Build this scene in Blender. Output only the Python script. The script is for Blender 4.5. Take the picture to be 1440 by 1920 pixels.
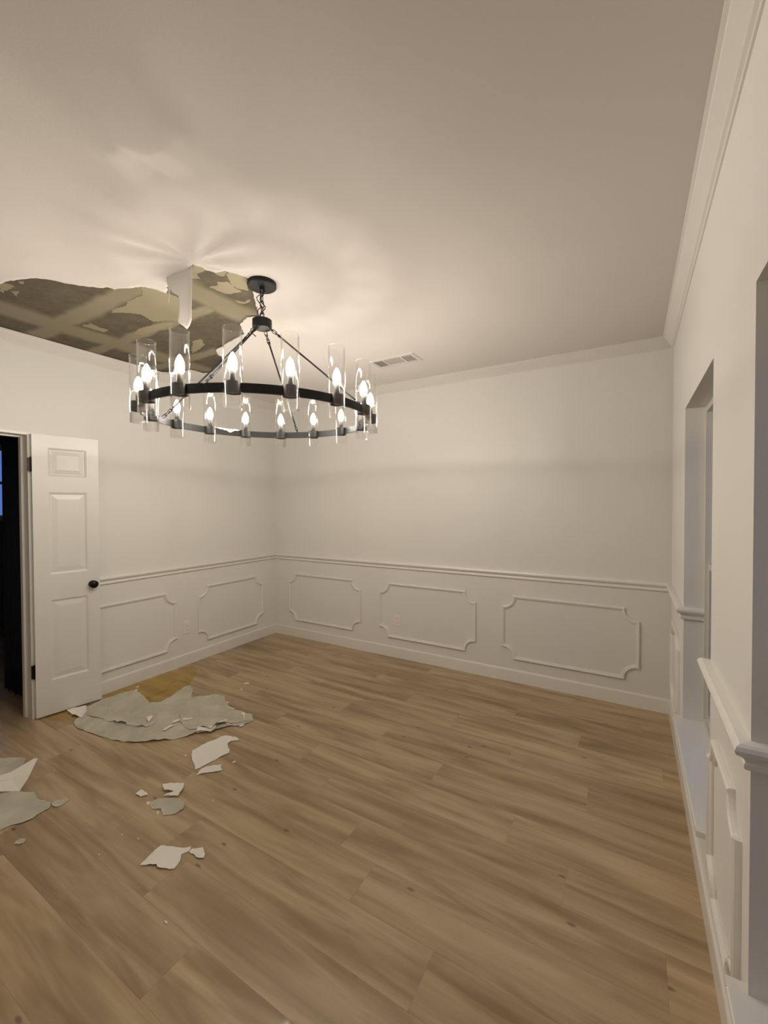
import bpy, bmesh, math, random
import numpy as np
from mathutils import Vector, Matrix
from mathutils.geometry import delaunay_2d_cdt

random.seed(7)
scene = bpy.context.scene
for o in list(bpy.data.objects):
    bpy.data.objects.remove(o, do_unlink=True)
COL = scene.collection

# ------------------------------------------------------------------ camera
W, D, H = 3.922, 4.07, 2.712          # room width (x), depth (y from 0 to -D), ceiling height
cam_data = bpy.data.cameras.new('camera')
cam_data.sensor_fit = 'HORIZONTAL'
cam_data.sensor_width = 36.0
cam_data.lens = 785.96 / 1440.0 * 36.0
cam_data.clip_start = 0.02
cam = bpy.data.objects.new('camera', cam_data)
COL.objects.link(cam)
right = Vector((0.86063, 0.50921, -0.00378))
up = Vector((-0.00562, 0.01693, 0.99984))
fwd = Vector((-0.50919, 0.86048, -0.01744))
rot = Matrix((right, up, -fwd)).transposed()
cam.matrix_world = Matrix.Translation((3.6738, -3.6449, 1.5244)) @ rot.to_4x4()
scene.camera = cam

# ------------------------------------------------------------------ world: blue dusk
world = bpy.data.worlds.new('dusk_sky')
scene.world = world
world.use_nodes = True
bg = world.node_tree.nodes['Background']
bg.inputs['Color'].default_value = (0.17, 0.33, 0.95, 1)
bg.inputs['Strength'].default_value = 0.6

# ------------------------------------------------------------------ exposure
vs = scene.view_settings
vs.view_transform = 'Standard'
vs.look = 'None'
vs.exposure = 0.0
vs.gamma = 1.0
vs.use_curve_mapping = False
BULB_STRENGTH = 268.0
BULB_COLOR = (1.0, 0.915, 0.785)

cy = scene.cycles
cy.max_bounces = 9
cy.diffuse_bounces = 6
cy.glossy_bounces = 4
cy.transparent_max_bounces = 32
cy.caustics_reflective = False

# ------------------------------------------------------------------ traced outlines, metres
HOLE = [(0.544,-2.767),(0.775,-2.746),(0.826,-2.74),(0.983,-2.688),(1.013,-2.672),(1.056,-2.623),(1.077,-2.573),(1.117,-2.522),(1.167,-2.481),(1.198,-2.445),(1.228,-2.438),(1.232,-2.402),(1.285,-2.39),(1.342,-2.362),(1.395,-2.351),(1.44,-2.308),(1.454,-2.243),(1.626,-2.343),(1.869,-2.373),(1.869,-2.32),(1.868,-2.282),(1.875,-2.247),(1.913,-2.221),(1.915,-2.197),(1.93,-2.146),(1.942,-2.112),(1.893,-2.042),(1.829,-1.962),(1.675,-1.784),(1.654,-1.76),(1.58,-1.796),(1.52,-1.77),(1.469,-1.752),(1.382,-1.651),(1.364,-1.626),(1.236,-1.6),(1.08,-1.567),(0.938,-1.529),(0.866,-1.447),(0.86,-1.402),(0.689,-1.299),(0.475,-1.204),(0.37,-1.219),(0.357,-1.338),(0.2,-1.348),(0.03,-1.45),(0.03,-2.9)]
PATCHES = [[(1.389,-2.348),(1.422,-2.292),(1.429,-2.227),(1.429,-2.143),(1.161,-1.953),(1.093,-2.017),(0.995,-2.044),(1.037,-2.151),(0.987,-2.202),(0.907,-2.259),(0.963,-2.274),(1.072,-2.258),(1.14,-2.284),(1.291,-2.281)],[(1.859,-2.37),(1.865,-2.317),(1.865,-2.279),(1.873,-2.246),(1.909,-2.218),(1.901,-2.191),(1.867,-2.184),(1.835,-2.175),(1.823,-2.202),(1.827,-2.245),(1.804,-2.259),(1.78,-2.255),(1.756,-2.26),(1.729,-2.248),(1.715,-2.219),(1.679,-2.245)],[(1.685,-2.144),(1.741,-2.133),(1.768,-2.157),(1.786,-2.141),(1.812,-2.135),(1.81,-2.112),(1.794,-2.07),(1.793,-2.017),(1.716,-2.035),(1.696,-2.064),(1.687,-2.102)],[(1.867,-2.179),(1.905,-2.194),(1.929,-2.145),(1.938,-2.108),(1.904,-2.075),(1.829,-2.006),(1.811,-2.038),(1.802,-2.065),(1.817,-2.117)],[(1.685,-1.98),(1.689,-1.965),(1.707,-1.931),(1.761,-1.934),(1.757,-1.918),(1.699,-1.911),(1.673,-1.939)],[(1.473,-1.757),(1.517,-1.767),(1.57,-1.799),(1.654,-1.758),(1.596,-1.69),(1.459,-1.534),(1.383,-1.474),(1.383,-1.545),(1.405,-1.633),(1.38,-1.649)],[(0.754,-2.74),(0.786,-2.727),(0.79,-2.691),(0.718,-2.694),(0.645,-2.691),(0.654,-2.709)],[(0.866,-2.7),(0.899,-2.686),(0.874,-2.676),(0.847,-2.686)],[(0.706,-2.684),(0.748,-2.653),(0.7,-2.652),(0.659,-2.634),(0.68,-2.657)],[(0.542,-2.261),(0.625,-2.244),(0.604,-2.19),(0.613,-2.126),(0.548,-2.129),(0.54,-2.194)],[(0.69,-2.014),(0.831,-2.036),(1.007,-2.014),(1.115,-1.981),(1.052,-1.953),(0.898,-1.961),(0.735,-1.969)],[(0.927,-1.717),(1.009,-1.708),(0.94,-1.627),(0.77,-1.576),(0.704,-1.57)]]
SHEET = [(0.322,-2.25),(0.231,-2.174),(0.14,-2.089),(0.1,-1.962),(0.112,-1.869),(0.137,-1.766),(0.274,-1.765),(0.473,-1.807),(0.536,-1.76),(0.524,-1.674),(0.489,-1.573),(0.445,-1.482),(0.48,-1.462),(0.573,-1.502),(0.671,-1.588),(0.714,-1.553),(0.801,-1.481),(0.902,-1.454),(0.98,-1.502),(1.086,-1.548),(1.218,-1.547),(1.318,-1.551),(1.38,-1.593),(1.361,-1.67),(1.288,-1.745),(1.26,-1.808),(1.268,-1.857),(1.195,-1.884),(1.159,-1.957),(1.104,-2.033),(1.032,-2.096),(0.94,-2.164),(0.838,-2.209),(0.694,-2.236),(0.537,-2.26),(0.414,-2.27)]
SHEET2 = [(0.759,-1.752),(0.929,-1.705),(0.927,-1.628),(0.984,-1.568),(1.072,-1.57),(1.189,-1.58),(1.226,-1.558),(1.325,-1.55),(1.37,-1.596),(1.33,-1.654),(1.265,-1.726),(1.215,-1.772),(1.242,-1.827),(1.148,-1.839),(1.112,-1.903),(0.971,-1.874)]
SHEET3 = [(0.252,-2.034),(0.347,-2.018),(0.515,-2.021),(0.636,-1.951),(0.594,-1.9),(0.677,-1.877),(0.825,-1.96),(0.816,-2.032),(0.725,-2.062),(0.577,-2.103),(0.412,-2.13),(0.282,-2.157),(0.213,-2.121)]
FLAKES = [[(1.333,-2.04),(1.336,-1.964),(1.35,-1.898),(1.36,-1.832),(1.367,-1.82),(1.407,-1.805),(1.439,-1.796),(1.494,-1.809),(1.488,-1.825),(1.457,-1.846),(1.466,-1.879),(1.508,-1.91),(1.53,-1.916),(1.553,-1.938),(1.541,-1.98),(1.539,-2.016),(1.533,-2.053),(1.527,-2.093),(1.519,-2.146),(1.473,-2.121),(1.421,-2.101)],[(1.573,-2.179),(1.54,-2.122),(1.544,-2.096),(1.568,-2.074),(1.605,-2.036),(1.63,-2.061),(1.654,-2.067),(1.648,-2.09),(1.604,-2.13),(1.577,-2.158)],[(1.889,-2.67),(1.879,-2.624),(1.875,-2.569),(1.913,-2.547),(1.958,-2.525),(1.989,-2.499),(2.004,-2.518),(1.991,-2.547),(2.013,-2.566),(2.031,-2.606),(2.016,-2.62),(1.966,-2.64),(1.95,-2.634)],[(2.009,-2.521),(2.003,-2.506),(2.038,-2.474),(2.081,-2.495),(2.093,-2.511),(2.073,-2.523)],[(1.43,-2.437),(1.416,-2.396),(1.493,-2.405),(1.473,-2.433)],[(1.49,-2.323),(1.514,-2.295),(1.584,-2.26),(1.613,-2.285),(1.645,-2.338),(1.578,-2.372),(1.594,-2.325),(1.537,-2.347)],[(0.091,-2.199),(0.076,-2.149),(0.119,-2.084),(0.22,-2.124),(0.285,-2.191),(0.206,-2.195),(0.191,-2.21),(0.158,-2.198)],[(0.682,-1.948),(0.709,-1.918),(0.748,-1.946),(0.785,-1.994)],[(0.915,-1.907),(0.906,-1.866),(0.945,-1.829),(0.988,-1.795),(1.002,-1.804),(0.941,-1.871),(0.927,-1.907)],[(0.951,-1.997),(0.941,-1.937),(0.976,-1.905),(0.968,-1.954),(0.973,-1.994)],[(1.215,-1.772),(1.19,-1.747),(1.215,-1.686),(1.23,-1.695)],[(1.184,-1.904),(1.122,-1.854),(1.174,-1.835),(1.215,-1.778),(1.244,-1.794),(1.261,-1.848),(1.218,-1.873)]]
GREYS = [[(1.554,-2.441),(1.562,-2.397),(1.645,-2.338),(1.702,-2.339),(1.746,-2.374),(1.743,-2.412),(1.7,-2.452),(1.649,-2.43),(1.609,-2.454)],[(1.128,-2.69),(1.13,-2.674),(1.155,-2.627),(1.174,-2.634),(1.187,-2.675),(1.175,-2.691),(1.152,-2.696)],[(1.284,-2.894),(1.272,-2.881),(1.277,-2.866),(1.296,-2.856),(1.318,-2.868),(1.308,-2.885)]]
SMALLS = [[(0.824,-1.204),(0.825,-1.181),(0.856,-1.164),(0.868,-1.179)],[(1.086,-1.569),(1.084,-1.55),(1.133,-1.55),(1.138,-1.561)],[(0.973,-1.498),(0.976,-1.49),(1.003,-1.495),(1.006,-1.507)],[(1.36,-1.704),(1.362,-1.675),(1.38,-1.671),(1.381,-1.703)],[(1.265,-1.732),(1.284,-1.717),(1.295,-1.725),(1.277,-1.736)],[(1.641,-1.992),(1.647,-1.97),(1.658,-1.976),(1.654,-1.995)],[(1.337,-2.095),(1.334,-2.084),(1.353,-2.086),(1.352,-2.095)],[(0.892,-1.289),(0.891,-1.274),(0.91,-1.284),(0.907,-1.295)],[(1.23,-1.574),(1.245,-1.553),(1.277,-1.578),(1.338,-1.638),(1.268,-1.583)],[(0.736,-1.657),(0.732,-1.645),(0.751,-1.655)],[(1.533,-2.438),(1.553,-2.426),(1.577,-2.435),(1.561,-2.449)],[(1.648,-2.453),(1.654,-2.442),(1.676,-2.465)],[(1.816,-2.257),(1.819,-2.251),(1.829,-2.264)],[(1.644,-2.618),(1.653,-2.615),(1.657,-2.622)],[(1.731,-2.592),(1.74,-2.589),(1.743,-2.596)],[(1.676,-2.731),(1.677,-2.724),(1.686,-2.73)],[(0.149,-1.774),(0.149,-1.714),(0.217,-1.773),(0.21,-1.796)],[(-0.003,-1.862),(-0.008,-1.845),(0.023,-1.854)],[(2.205,-2.757),(2.217,-2.754),(2.226,-2.758),(2.217,-2.761)],[(1.332,-2.09),(1.339,-2.082),(1.354,-2.095)],[(0.096,-1.702),(0.09,-1.68),(0.113,-1.684),(0.122,-1.704)],[(0.196,-1.795),(0.166,-1.758),(0.152,-1.727),(0.197,-1.764),(0.218,-1.798)]]
PILE_BACK = [(0.357,-2.724),(0.411,-2.677),(0.456,-2.642),(0.505,-2.607),(0.533,-2.596),(0.561,-2.604),(0.65,-2.656),(0.666,-2.685),(0.728,-2.773),(0.74,-2.833)]
PILE_FRONT = [(0.719,-2.827),(0.788,-2.791),(0.839,-2.764),(0.895,-2.738),(0.948,-2.702),(0.985,-2.704),(1.005,-2.711),(1.045,-2.71),(1.109,-2.686),(1.159,-2.713),(1.158,-2.763),(1.172,-2.783),(1.164,-2.824),(1.132,-2.861),(1.126,-2.894),(1.104,-2.937)]
SHARD = [(0.721,-2.825),(0.859,-2.759),(0.89,-2.736),(0.69,-2.57),(0.687,-2.607),(0.737,-2.83)]
PUDDLE = [(0.015,-1.926),(0.019,-1.681),(0.032,-1.453),(0.048,-1.23),(0.074,-1.154),(0.2,-1.186),(0.315,-1.289),(0.417,-1.413),(0.481,-1.521),(0.558,-1.664),(0.536,-1.76),(0.455,-1.837),(0.383,-1.938),(0.278,-1.999)]
PUDDLE2 = [(0.042,-2.329),(0.047,-2.2),(0.063,-2.065),(0.192,-2.087),(0.257,-2.186),(0.281,-2.233),(0.192,-2.258),(0.153,-2.307)]
FLAP = [(1.649,2.685),(1.692,2.694),(1.791,2.704),(1.853,2.716),(1.859,2.591),(1.865,2.463),(1.87,2.403),(1.847,2.385),(1.818,2.376),(1.793,2.395),(1.758,2.421),(1.757,2.501),(1.754,2.551),(1.724,2.57),(1.664,2.63)]
STRING = [(1.612,2.714),(1.624,2.711),(1.623,2.589),(1.616,2.569),(1.608,2.606)]
# ------------------------------------------------------------------ materials
def nt(name):
    m = bpy.data.materials.new(name)
    m.use_nodes = True
    t = m.node_tree
    return m, t, t.nodes['Principled BSDF']

def node(t, kind, **inp):
    n = t.nodes.new(kind)
    for k, v in inp.items():
        n.inputs[k.replace('_', ' ')].default_value = v
    return n

def add_bump(t, bsdf, scale, strength, dist=0.001, detail=3):
    tc = t.nodes.new('ShaderNodeTexCoord')
    nz = node(t, 'ShaderNodeTexNoise', Scale=scale, Detail=detail)
    bp = node(t, 'ShaderNodeBump', Strength=strength, Distance=dist)
    t.links.new(tc.outputs['Object'], nz.inputs['Vector'])
    t.links.new(nz.outputs['Fac'], bp.inputs['Height'])
    t.links.new(bp.outputs['Normal'], bsdf.inputs['Normal'])

def plain(name, col, rough=0.5, metal=0.0, bump=None, spec=0.5, matte=0.0):
    m, t, b = nt(name)
    b.inputs['Base Color'].default_value = (*col, 1)
    b.inputs['Roughness'].default_value = rough
    b.inputs['Metallic'].default_value = metal
    b.inputs['Specular IOR Level'].default_value = spec
    b.inputs['Diffuse Roughness'].default_value = matte
    if bump:
        add_bump(t, b, *bump)
    return m

M = {}
M['wall'] = plain('wall_paint', (0.745, 0.73, 0.705), 0.42, bump=(180, 0.18, 0.001), spec=0.4, matte=0.6)
M['trim'] = plain('trim_paint', (0.785, 0.768, 0.74), 0.32, bump=(60, 0.05, 0.001))
M['crown'] = plain('crown_paint', (0.69, 0.66, 0.635), 0.5, bump=(60, 0.05, 0.001), spec=0.3, matte=0.8)
M['door'] = plain('door_paint', (0.69, 0.673, 0.65), 0.34, bump=(90, 0.06, 0.001))
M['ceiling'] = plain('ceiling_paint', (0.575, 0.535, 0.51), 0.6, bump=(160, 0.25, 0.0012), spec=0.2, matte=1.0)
M['flap'] = plain('paint_skin', (0.55, 0.525, 0.50), 0.5, bump=(40, 0.15, 0.001))
M['iron'] = plain('black_iron', (0.012, 0.012, 0.013), 0.42, 0.6, bump=(120, 0.1, 0.0005))
M['bronze'] = plain('dark_bronze', (0.018, 0.013, 0.010), 0.35, 0.8)
M['sleeve'] = plain('candle_sleeve', (0.03, 0.03, 0.03), 0.5)
M['grille'] = plain('vent_metal', (0.74, 0.71, 0.67), 0.4)
M['duct'] = plain('vent_duct', (0.05, 0.045, 0.04), 0.7)
M['louver'] = plain('vent_louver', (0.15, 0.14, 0.125), 0.5)
M['plastic'] = plain('outlet_plastic', (0.80, 0.77, 0.72), 0.3)
M['slot'] = plain('outlet_slot', (0.03, 0.03, 0.03), 0.6)
M['flake'] = plain('paint_flake', (0.92, 0.89, 0.83), 0.55, bump=(70, 0.2, 0.001))
M['subfloor'] = plain('subfloor', (0.09, 0.06, 0.04), 0.8)
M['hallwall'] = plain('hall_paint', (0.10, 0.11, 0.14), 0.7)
M['curtain'] = plain('navy_cloth', (0.010, 0.013, 0.028), 0.9, bump=(300, 0.3, 0.001))
M['vinyl'] = plain('window_vinyl', (0.62, 0.60, 0.57), 0.4)
M['fence'] = plain('blocker_fence', (0.05, 0.035, 0.025), 0.85, bump=(12, 0.4, 0.004))
M['soil'] = plain('dark_ground', (0.03, 0.035, 0.02), 0.9, bump=(4, 0.5, 0.02))

def grey_sheet_mat():
    m, t, b = nt('paint_underside')
    tc = t.nodes.new('ShaderNodeTexCoord')
    nz = node(t, 'ShaderNodeTexNoise', Scale=5.0, Detail=5.0)
    cr = t.nodes.new('ShaderNodeValToRGB')
    cr.color_ramp.elements[0].position = 0.30
    cr.color_ramp.elements[0].color = (0.48, 0.455, 0.365, 1)
    cr.color_ramp.elements[1].position = 0.72
    cr.color_ramp.elements[1].color = (0.66, 0.63, 0.53, 1)
    t.links.new(tc.outputs['Object'], nz.inputs['Vector'])
    t.links.new(nz.outputs['Fac'], cr.inputs['Fac'])
    t.links.new(cr.outputs['Color'], b.inputs['Base Color'])
    b.inputs['Roughness'].default_value = 0.45
    return m
M['grey'] = grey_sheet_mat()

def drywall_mat():
    """torn brown board paper with pale bands of joint compound over the board seams"""
    m, t, b = nt('torn_drywall')
    L = t.links.new
    tc = t.nodes.new('ShaderNodeTexCoord')
    sep = t.nodes.new('ShaderNodeSeparateXYZ')
    L(tc.outputs['Object'], sep.inputs[0])
    wob = node(t, 'ShaderNodeTexNoise', Scale=7.0, Detail=6.0)
    L(tc.outputs['Object'], wob.inputs['Vector'])
    wm = node(t, 'ShaderNodeMath'); wm.operation = 'MULTIPLY_ADD'
    wm.inputs[1].default_value = 0.07; wm.inputs[2].default_value = -0.035
    L(wob.outputs['Fac'], wm.inputs[0])
    acc = None
    for axis, pos, half in (('X', 0.40, 0.115), ('X', 1.565, 0.10), ('Y', -2.335, 0.065), ('Y', -1.975, 0.045), ('Y', -1.50, 0.05)):
        a = node(t, 'ShaderNodeMath'); a.operation = 'ADD'
        L(sep.outputs[axis], a.inputs[0]); L(wm.outputs[0], a.inputs[1])
        s = node(t, 'ShaderNodeMath'); s.operation = 'SUBTRACT'; s.inputs[1].default_value = pos
        L(a.outputs[0], s.inputs[0])
        ab = node(t, 'ShaderNodeMath'); ab.operation = 'ABSOLUTE'; L(s.outputs[0], ab.inputs[0])
        mr = node(t, 'ShaderNodeMapRange'); mr.interpolation_type = 'SMOOTHSTEP'
        mr.inputs['From Min'].default_value = half * 1.35; mr.inputs['From Max'].default_value = half * 0.55
        mr.inputs['To Min'].default_value = 0; mr.inputs['To Max'].default_value = 1
        L(ab.outputs[0], mr.inputs['Value'])
        res = mr.outputs['Result']
        if axis == 'Y':                      # butt joints end at the long seam
            lim = node(t, 'ShaderNodeMath'); lim.operation = 'LESS_THAN'; lim.inputs[1].default_value = 1.47
            L(sep.outputs['X'], lim.inputs[0])
            mu = node(t, 'ShaderNodeMath'); mu.operation = 'MULTIPLY'
            L(res, mu.inputs[0]); L(lim.outputs[0], mu.inputs[1]); res = mu.outputs[0]
        if acc is None:
            acc = res
        else:
            mx = node(t, 'ShaderNodeMath'); mx.operation = 'MAXIMUM'
            L(acc, mx.inputs[0]); L(res, mx.inputs[1]); acc = mx.outputs[0]
    nz = node(t, 'ShaderNodeTexNoise', Scale=16.0, Detail=8.0, Roughness=0.7)
    L(tc.outputs['Object'], nz.inputs['Vector'])
    paper = t.nodes.new('ShaderNodeValToRGB')
    paper.color_ramp.elements[0].position = 0.35; paper.color_ramp.elements[0].color = (0.085, 0.069, 0.045, 1)
    paper.color_ramp.elements[1].position = 0.70; paper.color_ramp.elements[1].color = (0.135, 0.11, 0.072, 1)
    L(nz.outputs['Fac'], paper.inputs['Fac'])
    mix = t.nodes.new('ShaderNodeMix'); mix.data_type = 'RGBA'
    mix.inputs['B'].default_value = (0.25, 0.215, 0.145, 1)
    L(acc, mix.inputs['Factor']); L(paper.outputs['Color'], mix.inputs['A'])
    L(mix.outputs['Result'], b.inputs['Base Color'])
    b.inputs['Roughness'].default_value = 0.85
    bp = node(t, 'ShaderNodeBump', Strength=0.4, Distance=0.002)
    L(nz.outputs['Fac'], bp.inputs['Height']); L(bp.outputs['Normal'], b.inputs['Normal'])
    return m
M['drywall'] = drywall_mat()
M['skim'] = plain('skim_coat', (0.29, 0.25, 0.165), 0.8, bump=(30, 0.3, 0.002))

def wood_mat():
    m, t, b = nt('oak_plank')
    L = t.links.new
    tc = t.nodes.new('ShaderNodeTexCoord'); oi = t.nodes.new('ShaderNodeObjectInfo')
    off = node(t, 'ShaderNodeVectorMath'); off.operation = 'SCALE'
    off.inputs[0].default_value = (31.0, 57.0, 83.0); L(oi.outputs['Random'], off.inputs['Scale'])
    pos = node(t, 'ShaderNodeVectorMath'); pos.operation = 'ADD'
    L(tc.outputs['Object'], pos.inputs[0]); L(off.outputs[0], pos.inputs[1])
    def mapped(sx, sy):
        mp = t.nodes.new('ShaderNodeMapping'); mp.inputs['Scale'].default_value = (sx, sy, 1)
        L(pos.outputs[0], mp.inputs['Vector']); return mp.outputs[0]
    broad = node(t, 'ShaderNodeTexNoise', Scale=1.0, Detail=3.0, Roughness=0.5, Distortion=0.6)
    L(mapped(1.5, 13.0), broad.inputs['Vector'])
    cr = t.nodes.new('ShaderNodeValToRGB')
    e = cr.color_ramp.elements
    e[0].position = 0.30; e[0].color = (0.285, 0.196, 0.110, 1)
    e[1].position = 0.70; e[1].color = (0.545, 0.418, 0.262, 1)
    mid = e.new(0.50); mid.color = (0.425, 0.312, 0.186, 1)
    L(broad.outputs['Fac'], cr.inputs['Fac'])
    fine = node(t, 'ShaderNodeTexNoise', Scale=1.0, Detail=6.0, Roughness=0.65)
    L(mapped(3.0, 55.0), fine.inputs['Vector'])
    fr = node(t, 'ShaderNodeMapRange')
    for k, v in (('From Min', 0.3), ('From Max', 0.7), ('To Min', 0.93), ('To Max', 1.07)):
        fr.inputs[k].default_value = v
    L(fine.outputs['Fac'], fr.inputs['Value'])
    tone = node(t, 'ShaderNodeMapRange')
    for k, v in (('From Min', 0.0), ('From Max', 1.0), ('To Min', 0.90), ('To Max', 1.10)):
        tone.inputs[k].default_value = v
    L(oi.outputs['Random'], tone.inputs['Value'])
    mul = node(t, 'ShaderNodeMath'); mul.operation = 'MULTIPLY'
    L(fr.outputs[0], mul.inputs[0]); L(tone.outputs[0], mul.inputs[1])
    # knots
    vor = t.nodes.new('ShaderNodeTexVoronoi'); vor.voronoi_dimensions = '2D'; vor.inputs['Scale'].default_value = 1.0
    L(mapped(2.3, 5.5), vor.inputs['Vector'])
    kn = node(t, 'ShaderNodeMapRange'); kn.interpolation_type = 'SMOOTHSTEP'
    for k, v in (('From Min', 0.015), ('From Max', 0.055), ('To Min', 0.48), ('To Max', 1.0)):
        kn.inputs[k].default_value = v
    L(vor.outputs['Distance'], kn.inputs['Value'])
    sel = node(t, 'ShaderNodeSeparateColor'); L(vor.outputs['Color'], sel.inputs[0])
    gate = node(t, 'ShaderNodeMath'); gate.operation = 'GREATER_THAN'; gate.inputs[1].default_value = 0.72
    L(sel.outputs[0], gate.inputs[0])
    km = node(t, 'ShaderNodeMix'); km.inputs['A'].default_value = 1.0
    L(gate.outputs[0], km.inputs['Factor']); L(kn.outputs[0], km.inputs['B'])
    mul2 = node(t, 'ShaderNodeMath'); mul2.operation = 'MULTIPLY'
    L(mul.outputs[0], mul2.inputs[0]); L(km.outputs['Result'], mul2.inputs[1])
    vm = node(t, 'ShaderNodeVectorMath'); vm.operation = 'SCALE'
    L(cr.outputs['Color'], vm.inputs[0]); L(mul2.outputs[0], vm.inputs['Scale'])
    L(vm.outputs[0], b.inputs['Base Color'])
    b.inputs['Roughness'].default_value = 0.34
    b.inputs['Specular IOR Level'].default_value = 0.35
    b.inputs['Coat Weight'].default_value = 0.18
    b.inputs['Coat Roughness'].default_value = 0.045
    return m
M['wood'] = wood_mat()

def film_mat(name, tint, gloss_col, rough, lo, hi, power):
    """clear thin material: see-through in the middle, mirror-like at grazing angles"""
    m = bpy.data.materials.new(name); m.use_nodes = True
    t = m.node_tree; t.nodes.clear(); L = t.links.new
    out = t.nodes.new('ShaderNodeOutputMaterial')
    tr = t.nodes.new('ShaderNodeBsdfTransparent'); tr.inputs['Color'].default_value = (*tint, 1)
    gl = t.nodes.new('ShaderNodeBsdfGlossy'); gl.inputs['Color'].default_value = (*gloss_col, 1)
    gl.inputs['Roughness'].default_value = rough
    lw = t.nodes.new('ShaderNodeLayerWeight'); lw.inputs['Blend'].default_value = 0.5
    pw = node(t, 'ShaderNodeMath'); pw.operation = 'POWER'; pw.inputs[1].default_value = power
    L(lw.outputs['Facing'], pw.inputs[0])
    mr = node(t, 'ShaderNodeMapRange'); mr.inputs['To Min'].default_value = lo; mr.inputs['To Max'].default_value = hi
    L(pw.outputs[0], mr.inputs['Value'])
    mx = t.nodes.new('ShaderNodeMixShader')
    L(mr.outputs[0], mx.inputs[0]); L(tr.outputs[0], mx.inputs[1]); L(gl.outputs[0], mx.inputs[2])
    L(mx.outputs[0], out.inputs['Surface'])
    return m
M['glass'] = film_mat('clear_glass', (0.992, 0.992, 0.99), (1, 1, 1), 0.03, 0.045, 0.85, 4)
M['pane'] = film_mat('window_glass', (0.95, 0.96, 0.96), (1, 1, 1), 0.02, 0.04, 0.8, 4)
M['puddle'] = film_mat('yellow_water', (0.975, 0.93, 0.73), (1, 1, 1), 0.06, 0.02, 0.45, 4)

def bulb_mat():
    m = bpy.data.materials.new('lit_bulb'); m.use_nodes = True
    t = m.node_tree; t.nodes.clear()
    out = t.nodes.new('ShaderNodeOutputMaterial'); e = t.nodes.new('ShaderNodeEmission')
    e.inputs['Color'].default_value = (*BULB_COLOR, 1); e.inputs['Strength'].default_value = BULB_STRENGTH
    t.links.new(e.outputs[0], out.inputs['Surface'])
    return m
M['bulb'] = bulb_mat()

# ------------------------------------------------------------------ helpers
def link(name, me, mat=None, parent=None, loc=None):
    o = bpy.data.objects.new(name, me)
    COL.objects.link(o)
    if mat is not None and len(me.materials) == 0:
        me.materials.append(M[mat])
    if loc is not None:
        o.location = loc
    if parent is not None:
        o.parent = parent
    return o

def build(name, bm, mat, parent=None, smooth=False, loc=None):
    bmesh.ops.recalc_face_normals(bm, faces=bm.faces)
    me = bpy.data.meshes.new(name)
    bm.to_mesh(me); bm.free()
    if smooth:
        me.shade_smooth()
    return link(name, me, mat, parent, loc)

def tag(o, label=None, cat=None, group=None, kind=None):
    for k, v in (('label', label), ('category', cat), ('group', group), ('kind', kind)):
        if v:
            o[k] = v
    return o

def empty(name, loc=(0, 0, 0)):
    o = bpy.data.objects.new(name, None)
    o.empty_display_size = 0.05
    COL.objects.link(o); o.location = loc
    return o

def box(bm, x0, x1, y0, y1, z0, z1):
    v = [bm.verts.new(c) for c in ((x0, y0, z0), (x1, y0, z0), (x1, y1, z0), (x0, y1, z0),
                                   (x0, y0, z1), (x1, y0, z1), (x1, y1, z1), (x0, y1, z1))]
    for f in ((3, 2, 1, 0), (4, 5, 6, 7), (0, 1, 5, 4), (1, 2, 6, 5), (2, 3, 7, 6), (3, 0, 4, 7)):
        bm.faces.new([v[i] for i in f])

def lathe(bm, prof, seg=24, c=(0, 0, 0), cap=True):
    rings = []
    for r, z in prof:
        rings.append([bm.verts.new((c[0] + r * math.cos(2 * math.pi * i / seg),
                                    c[1] + r * math.sin(2 * math.pi * i / seg), c[2] + z)) for i in range(seg)])
    for a, b_ in zip(rings, rings[1:]):
        for i in range(seg):
            j = (i + 1) % seg
            bm.faces.new((a[i], a[j], b_[j], b_[i]))
    if cap:
        bm.faces.new(rings[0][::-1]); bm.faces.new(rings[-1])
    return rings

def tube(bm, pts, r, seg=8, closed=False):
    pts = [Vector(q) for q in pts]
    n = len(pts); rings = []
    for i, q in enumerate(pts):
        a = pts[(i - 1) % n] if (closed or i > 0) else q
        b_ = pts[(i + 1) % n] if (closed or i < n - 1) else q
        d = (b_ - a).normalized()
        s = d.cross(Vector((0, 0, 1)))
        if s.length < 1e-3:
            s = d.cross(Vector((1, 0, 0)))
        s.normalize(); u = s.cross(d)
        rings.append([bm.verts.new(q + r * (math.cos(2 * math.pi * k / seg) * s + math.sin(2 * math.pi * k / seg) * u)) for k in range(seg)])
    m_ = n if closed else n - 1
    for i in range(m_):
        a, b_ = rings[i], rings[(i + 1) % n]
        for k in range(seg):
            j = (k + 1) % seg
            bm.faces.new((a[k], a[j], b_[j], b_[k]))
    if not closed:
        bm.faces.new(rings[0][::-1]); bm.faces.new(rings[-1])

def inside(poly, P):
    poly = np.asarray(poly, float); x, y = P[:, 0], P[:, 1]
    c = np.zeros(len(P), bool); j = len(poly) - 1
    for i in range(len(poly)):
        xi, yi = poly[i]; xj, yj = poly[j]
        if yi != yj:
            c ^= ((yi > y) != (yj > y)) & (x < (xj - xi) * (y - yi) / (yj - yi) + xi)
        j = i
    return c

def dist_poly(poly, P, closed=True):
    poly = np.asarray(poly, float); d = np.full(len(P), 1e9)
    n = len(poly)
    for i in range(n if closed else n - 1):
        a, b_ = poly[i], poly[(i + 1) % n]
        ab = b_ - a; L2 = max(ab @ ab, 1e-12)
        tt = np.clip(((P - a) @ ab) / L2, 0, 1)
        d = np.minimum(d, np.linalg.norm(P - (a + tt[:, None] * ab), axis=1))
    return d

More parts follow.
